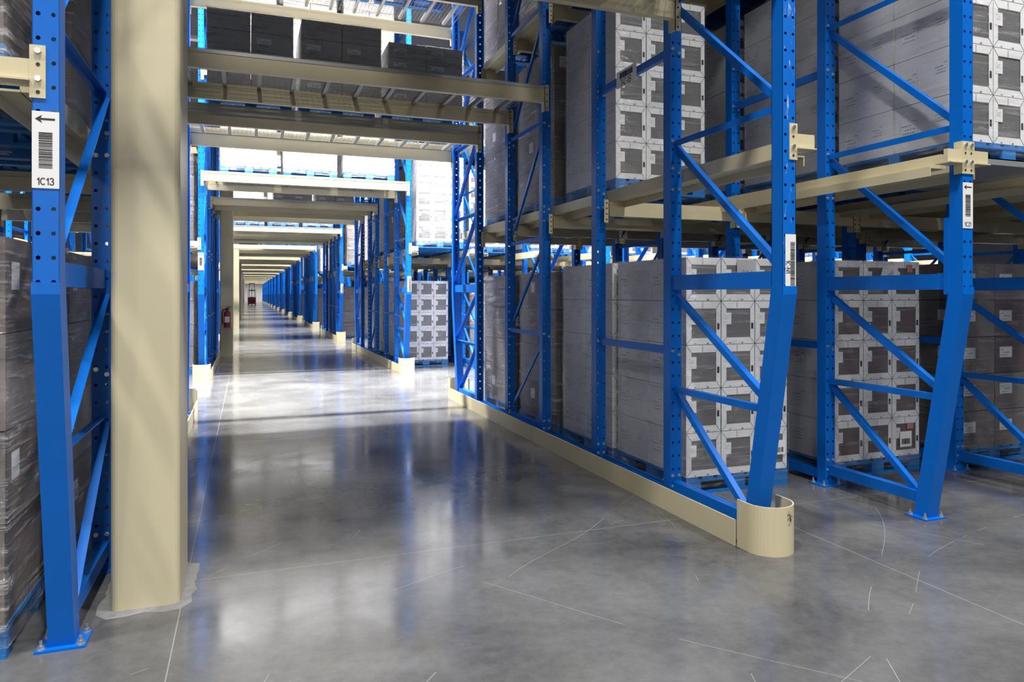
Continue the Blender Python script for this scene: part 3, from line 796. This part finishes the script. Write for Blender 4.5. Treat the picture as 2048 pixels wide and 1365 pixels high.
# ------------------------------------------------------------------ pallet loads
bx = lambda k: XR+BAY*k+.43        # centre of bay k right of the tunnel
bl = XL-.44
def L(kind, x, y, z, label, group, full=False): return load(kind, x, y, z, label, group, full)
G1_ = 'floor loads of the first rack block'; G2_ = 'first-level loads of the first rack block'; G3_ = 'second-level loads of the first rack block'
DP = ['front', 'second', 'third', 'rearmost']
y1 = [3.03, 3.77, 4.62, 5.52]
W1 = ['white', 'white', 'tan', 'tan']
names = {0: 'first', 1: 'second', 2: 'third', 3: 'fourth', 4: 'fifth'}
desc = {'white': 'pale white-framed carton load', 'whitebrown': 'white-framed brown-windowed carton load',
        'brown': 'labelled brown carton load', 'tan': 'shrink-grey-brown load', 'grey': 'low flat grey carton load', 'pale': 'wrapped pale flat carton load'}
sims = {}
for k in range(5):
    kinds = {0: W1, 1: ['whitebrown', 'white', 'tan', 'brown'], 2: ['brown', 'brown', 'tan', 'tan'], 3: ['brown', 'tan', 'white', 'tan'], 4: ['white', 'tan', 'tan', 'brown']}[k]
    for i, y in enumerate(y1):
        o = L(kinds[i], bx(k), y, 0, '%s on floor, %s bay right of tunnel, %s of four' % (desc[kinds[i]], names[k], DP[i]), G1_, k < 3 and i < 2 or k == 0)
        sims[(k, i)] = o
    ys2 = [3.75, 4.62, 5.52] if k == 0 else [2.29, 3.07, 3.85, 4.63, 5.5]
    k2 = ['white', 'tan', 'tan'] if k == 0 else (['white', 'white', 'white', 'white', 'tan'] if k == 1 else ['brown', 'tan', 'tan', 'brown', 'tan'])
    for i, y in enumerate(ys2):
        L(k2[i], bx(k), y, LV1, '%s on first level, %s bay right, %s from front, first block' % (desc[k2[i]], names[k], ORD[i]), G2_, (k == 0) or (k == 1 and i < 3))
    if k < 3:
        for i, y in enumerate(ys2):
            L('tan', bx(k), y, LV2, 'grey-brown wrapped load on second level, %s bay right of tunnel, %s from front' % (names[k], ORD[i]), G3_)
# written notes on two cartons
s = sims[(0, 0)]; mb = MB(); mb.add(text_mb('SIM', .085, 'fadedink', .07), Matrix.Translation((.08, -LD/2-.012, PH+LAY*4+.22)) @ Matrix.Rotation(PI/2, 4, 'X')); 
c = MB(); c.box(-.02, .17, -LD/2-.0105, -LD/2-.009, PH+LAY*4+.16, PH+LAY*4+.335, 'greycard'); c.add(mb); o = link('handwritten_note', c.mesh('handwritten_note'), s); o['label'] = 'grey sheet with SIM written in marker'
s = sims[(1, 0)]; c = MB(); zc = PH+LAY*4+.235; y = -LD/2-.0105
pts = [(.02, -.02), (.05, .06), (.13, .085), (.22, .07), (.235, -.01), (.17, -.09), (.06, -.10)]
c.face([(a, y, zc+b) for a, b in pts], 'white'); c.face([(a, y+.001, zc+b) for a, b in pts[::-1]], 'white')
c.add(text_mb('MBNIB', .05, 'fadedink', .08), Matrix.Translation((.13, y-.0015, zc-.01)) @ Matrix.Rotation(PI/2, 4, 'X') @ Matrix.Rotation(.75, 4, 'Z'))
o = link('handwritten_note', c.mesh('handwritten_note'), s); o['label'] = 'torn white patch with slanted marker writing'
c = MB(); c.box(.335, .40, y-.001, y, PH+LAY*4+.25, PH+LAY*4+.32, 'redink'); link('red_sticker', c.mesh('red_sticker'), s)
c = MB(); c.box(.335, .41, y-.001, y, PH+.24, PH+.29, 'redink'); link('red_sticker', c.mesh('red_sticker'), s)
c = MB(); c.box(.25, .39, y-.001, y, PH+.08, PH+.22, 'paper'); bc = barcode(.05, .10, 9, 21); c.add(bc, Matrix.Translation((.32, y-.001+.0005, PH+.13)) @ Matrix.Rotation(PI/2, 4, 'Y')); link('shipping_label', c.mesh('shipping_label'), s)
s = sims[(0, 0)]; c = MB(); c.box(.34, .47, y-.001, y, PH+.12, PH+.24, 'paper'); bc = barcode(.04, .09, 9, 22); c.add(bc, Matrix.Translation((.405, y-.0005, PH+.16)) @ Matrix.Rotation(PI/2, 4, 'Y')); link('shipping_label', c.mesh('shipping_label'), s)
# steel tray under the front load of the second bay, first level
mb = MB(); mb.box((XR+BAY+.12)*H, (XR+2*BAY-.12)*H, 2.21*H, 3.02*H, LV1*H-.012, LV1*H-.003, 'plate'); mb.box((XR+BAY+.12)*H, (XR+2*BAY-.12)*H, 2.21*H, 2.21*H+.006, LV1*H-.05, LV1*H-.003, 'plate')
tag(link('steel_tray', mb.mesh('steel_tray')), 'dull grey steel tray under the upper load right of the 1C21 frame', 'tray')
# left bays, first block
for i, y in enumerate([2.32, 3.08, 3.9, 4.7, 5.5]):
    kd = ['tan', 'tan', 'brown', 'tan', 'tan'][i]
    L(kd, bl, y, 0, '%s on floor behind the 1C13 frame, %s from front' % (desc[kd], ORD[i]), G1_, i < 2)
    L('tan', bl, y, LV1, 'grey-brown wrapped load on first level left of tunnel, %s from front' % ORD[i], G2_, i < 2)
    L('tan', bl, y, LV2, 'grey-brown wrapped load on second level left of tunnel, %s from front' % ORD[i], G3_)
# over the tunnel, first block
for i, (x, nm) in enumerate(((.035, 'left'), (.715, 'middle'), (1.395, 'right'))):
    L('greytall' if i < 2 else 'grey', x, 5.8, 2.41+.055+.005, 'low wrapped pallet of flat grey cartons over the tunnel far side, %s of three' % nm, 'loads over the tunnel, first rack block', True)
    L('tan', x, 5.8, 3.63, 'grey-brown load on upper tunnel deck, far side, %s of three, first block' % nm, 'upper loads over the tunnel, first rack block')
    L('tanlow', x, 2.22, 2.42, 'grey-brown load over the tunnel mouth, %s of three, first block' % nm, 'loads over the tunnel mouth')
    L('grey', x, 2.22, 3.63, 'low wrapped grey load high over the tunnel mouth, %s of three, first block' % nm, 'high loads over the tunnel mouth')
    L('tan', x, 4.5, 3.63, 'grey-brown load on upper tunnel deck, middle depth, %s of three, first block' % nm, 'upper loads over the tunnel, first rack block')
# other blocks
for si, S, nr, nl in secs[1:]:
    y0 = STARTS[si]; blk = ORD[si]+' rack block'; Ls = S['L']; far = si >= 4
    nb = {1: 8, 2: 6, 3: 3, 4: 2}.get(si, 1)
    slots = [.83, 1.57, 2.42, 3.3] if Ls > 4 else [.8, 1.6, 2.35]
    for k in range(min(nb, nr-1)):
        bn = '%s bay right' % ORD[k]
        for i, dy in enumerate(slots):
            if si >= 5 and i not in (0, len(slots)-1): continue
            kd = 'white' if (k == 0 and i < 2 and si == 1) else random.choice(['tan', 'brown', 'white', 'tan'])
            L(kd, bx(k), y0+dy, 0, '%s on floor, %s, %s deep, %s' % (desc[kd], bn, ORD[i], blk), 'floor loads of the '+blk, si == 1 and k == 0 and i == 0)
        if si < 6:
            sl2 = [.07]+slots if k == 0 else slots
            for i, dy in enumerate(sl2):
                if i and dy-sl2[i-1] < .7 and i == 1: dy += .02
                if si == 1 and k > 2 and random.random() < .45: continue
                kd = 'white' if (k == 0 and i == 0 and si == 1) else random.choice(['tan', 'white', 'tan', 'pale'])
                L(kd, bx(k), y0+dy, LV1, '%s on first level, %s, %s deep, %s' % (desc[kd], bn, ORD[i], blk), 'first-level loads of the '+blk, si == 1 and k == 0 and i == 0)
                if si < 3 and k < 4: L('tan', bx(k), y0+dy, LV2, 'grey-brown load on second level, %s, %s deep, %s' % (bn, ORD[i], blk), 'second-level loads of the '+blk)
    if si < 4:
        for i, dy in enumerate(slots):
            L('tan', bl, y0+dy, 0, 'grey-brown load on floor left of tunnel, %s deep, %s' % (ORD[i], blk), 'floor loads of the '+blk)
            L('tan', bl, y0+dy, LV1, 'grey-brown load on first level left of tunnel, %s from front, %s' % (ORD[i], blk), 'first-level loads of the '+blk)
    if si < 11:
        for i, (x, nm) in enumerate(((.02, 'left'), (.73, 'middle'), (1.43, 'right'))):
            L('pale', x, y0+.02, 2.42, 'wrapped pale pallet load over tunnel, near side, %s one, %s' % (nm, blk), 'loads over the tunnel, '+blk, si == 1)
            if si < 7: L(('tanlow', 'grey', 'grey')[i], x, y0+Ls-.95, 2.41+(.065 if si < 3 else 0), '%s over tunnel, far side, %s one, %s' % (desc[('tan', 'grey', 'grey')[i]], nm, blk), 'far-side loads over the tunnel, '+blk)
            if si < 11: L('tan' if si < 3 else 'tanlow', x, y0+.02, 3.63, 'grey-brown load on upper tunnel deck, near side, %s one, %s' % (nm, blk), 'upper loads over the tunnel, '+blk)  # upper loads added to stop light leaking down onto the tunnel floor

# ------------------------------------------------------------------ reach truck at the far end
t = thing('reach_truck', 'red and black reach truck with tall mast far down the tunnel', 'forklift', (.47*H, 72*H, 0))
mb = MB(); mb.box(-.6, .6, .5, 1.9, .12, 1.15, 'red'); mb.box(-.6, -.42, -.9, .5, .08, .3, 'red'); mb.box(.42, .6, -.9, .5, .08, .3, 'red'); link('chassis', mb.mesh('chassis'), t)
mb = MB()
for x in (-.40, .32): mb.box(x, x+.08, .25, .42, .05, 3.3, 'dark')
for z in (.2, 1.1, 2.1, 3.2): mb.box(-.4, .4, .3, .38, z, z+.1, 'dark')
mb.box(-.04, .04, .3, .4, .2, 2.6, 'dark'); link('mast', mb.mesh('mast'), t)
mb = MB(); mb.box(-.42, .42, .12, .2, .35, .8, 'dark')
for x in (-.3, .2): mb.box(x, x+.1, -.95, .15, .30, .34, 'dark')
link('fork_carriage', mb.mesh('fork_carriage'), t)
mb = MB()
for x in (-.58, .53):
    for y in (.55, 1.8): mb.box(x, x+.05, y, y+.05, 1.1, 2.2, 'dark')
mb.box(-.6, .6, .5, 1.9, 2.2, 2.26, 'dark'); link('overhead_guard', mb.mesh('overhead_guard'), t)
for x, y in ((-.51, -.75), (.51, -.75), (0, 1.6)):
    mb = MB(); mb.cyl((-.07, 0, .15), (.07, 0, .15), .15, 'black', 16); link('wheel', mb.mesh('wheel'), t, (x, y, 0))

# ------------------------------------------------------------------ lights: rows of high-bay strips over the cross aisles
def aisle_lamp(i, yc, power, x0, x1, w=.25):
    t = thing('strip_light', 'long ceiling strip light over the %s cross aisle' % ORD[i], 'light', ((x0+x1)/2*H, yc*H, 5.75*H), 0, 'aisle strip lights')
    mb = MB(); ln = (x1-x0)*H; mb.box(-ln/2, ln/2, -w/2, w/2, .02, .12, 'white'); link('housing', mb.mesh('housing'), t)
    ld = bpy.data.lights.new('lamp', 'AREA'); ld.shape = 'RECTANGLE'; ld.size = ln; ld.size_y = w; ld.energy = power*ln; ld.spread = math.radians(105); ld.color = (1, .985, .965)
    lo = bpy.data.objects.new('lamp', ld); COL.objects.link(lo); lo.parent = t; lo.location = (0, 0, 0)
    return t
def bay_lamp(x, y, z, power, label):
    t = thing('high_bay_lamp', label, 'light', (x*H, y*H, z*H), 0, 'square ceiling lamps by the front aisle')
    mb = MB(); mb.box(-.3, .3, -.3, .3, .02, .14, 'white'); link('housing', mb.mesh('housing'), t)
    mb = MB(); mb.cyl((0, 0, .14), (0, 0, (ZC-z)*H), .01, 'steel', 6); link('hanger_rod', mb.mesh('hanger_rod'), t)
    ld = bpy.data.lights.new('lamp', 'AREA'); ld.shape = 'SQUARE'; ld.size = .55; ld.energy = power; ld.spread = math.radians(180 if z < 4 else 130); ld.color = (1, .985, .965)
    lo = bpy.data.objects.new('lamp', ld); COL.objects.link(lo); lo.parent = t
for k, x in enumerate((-2.6, -.2, 2.3, 4.8)): bay_lamp(x, .9, 5.4, 235, 'square lamp above the front aisle, %s in its row' % ORD[k])
for k, x in enumerate((-2.8, -.4, 2.0)): bay_lamp(x, -4.2, 3.1, 310, 'added fill lamp behind the front aisle, %s in its row' % ORD[k])  # unseen fill row, added to brighten vertical faces inside the tunnel
for i in range(14):
    a = STARTS[i]+(SHORT if i == 2 else FULLSEC)['L']; b = STARTS[i+1]
    if i < 3: aisle_lamp(i+1, (a+b)/2, (260, 170, 140)[i], -5, 15)
    else: aisle_lamp(i+1, (a+b)/2, 110, -2, 7)
aisle_lamp(14, 100, 200, -2, 7)  # extra strip added to brighten the background behind the reach truck
w = bpy.data.worlds.new('World'); scn.world = w; w.use_nodes = True
w.node_tree.nodes['Background'].inputs[0].default_value = (.9, .95, 1, 1); w.node_tree.nodes['Background'].inputs[1].default_value = .05

# remove bookkeeping
for o in bpy.data.objects:
    if '_u' in o: del o['_u']
# ------------------------------------------------------------------ camera
cd = bpy.data.cameras.new('Camera'); cam = bpy.data.objects.new('Camera', cd); COL.objects.link(cam)
cam.location = (0, 0, H); cam.rotation_euler = (PI/2, 0, -math.radians(20.34))
cd.sensor_width = 36; cd.lens = 1432/2048*36; cd.shift_y = (589-682.5)/2048; cd.clip_end = 500; cd.clip_start = .05
scn.camera = cam
vs = scn.view_settings; vs.view_transform = 'Standard'; vs.look = 'None'; vs.exposure = 0.36; vs.gamma = 1; vs.use_curve_mapping = False
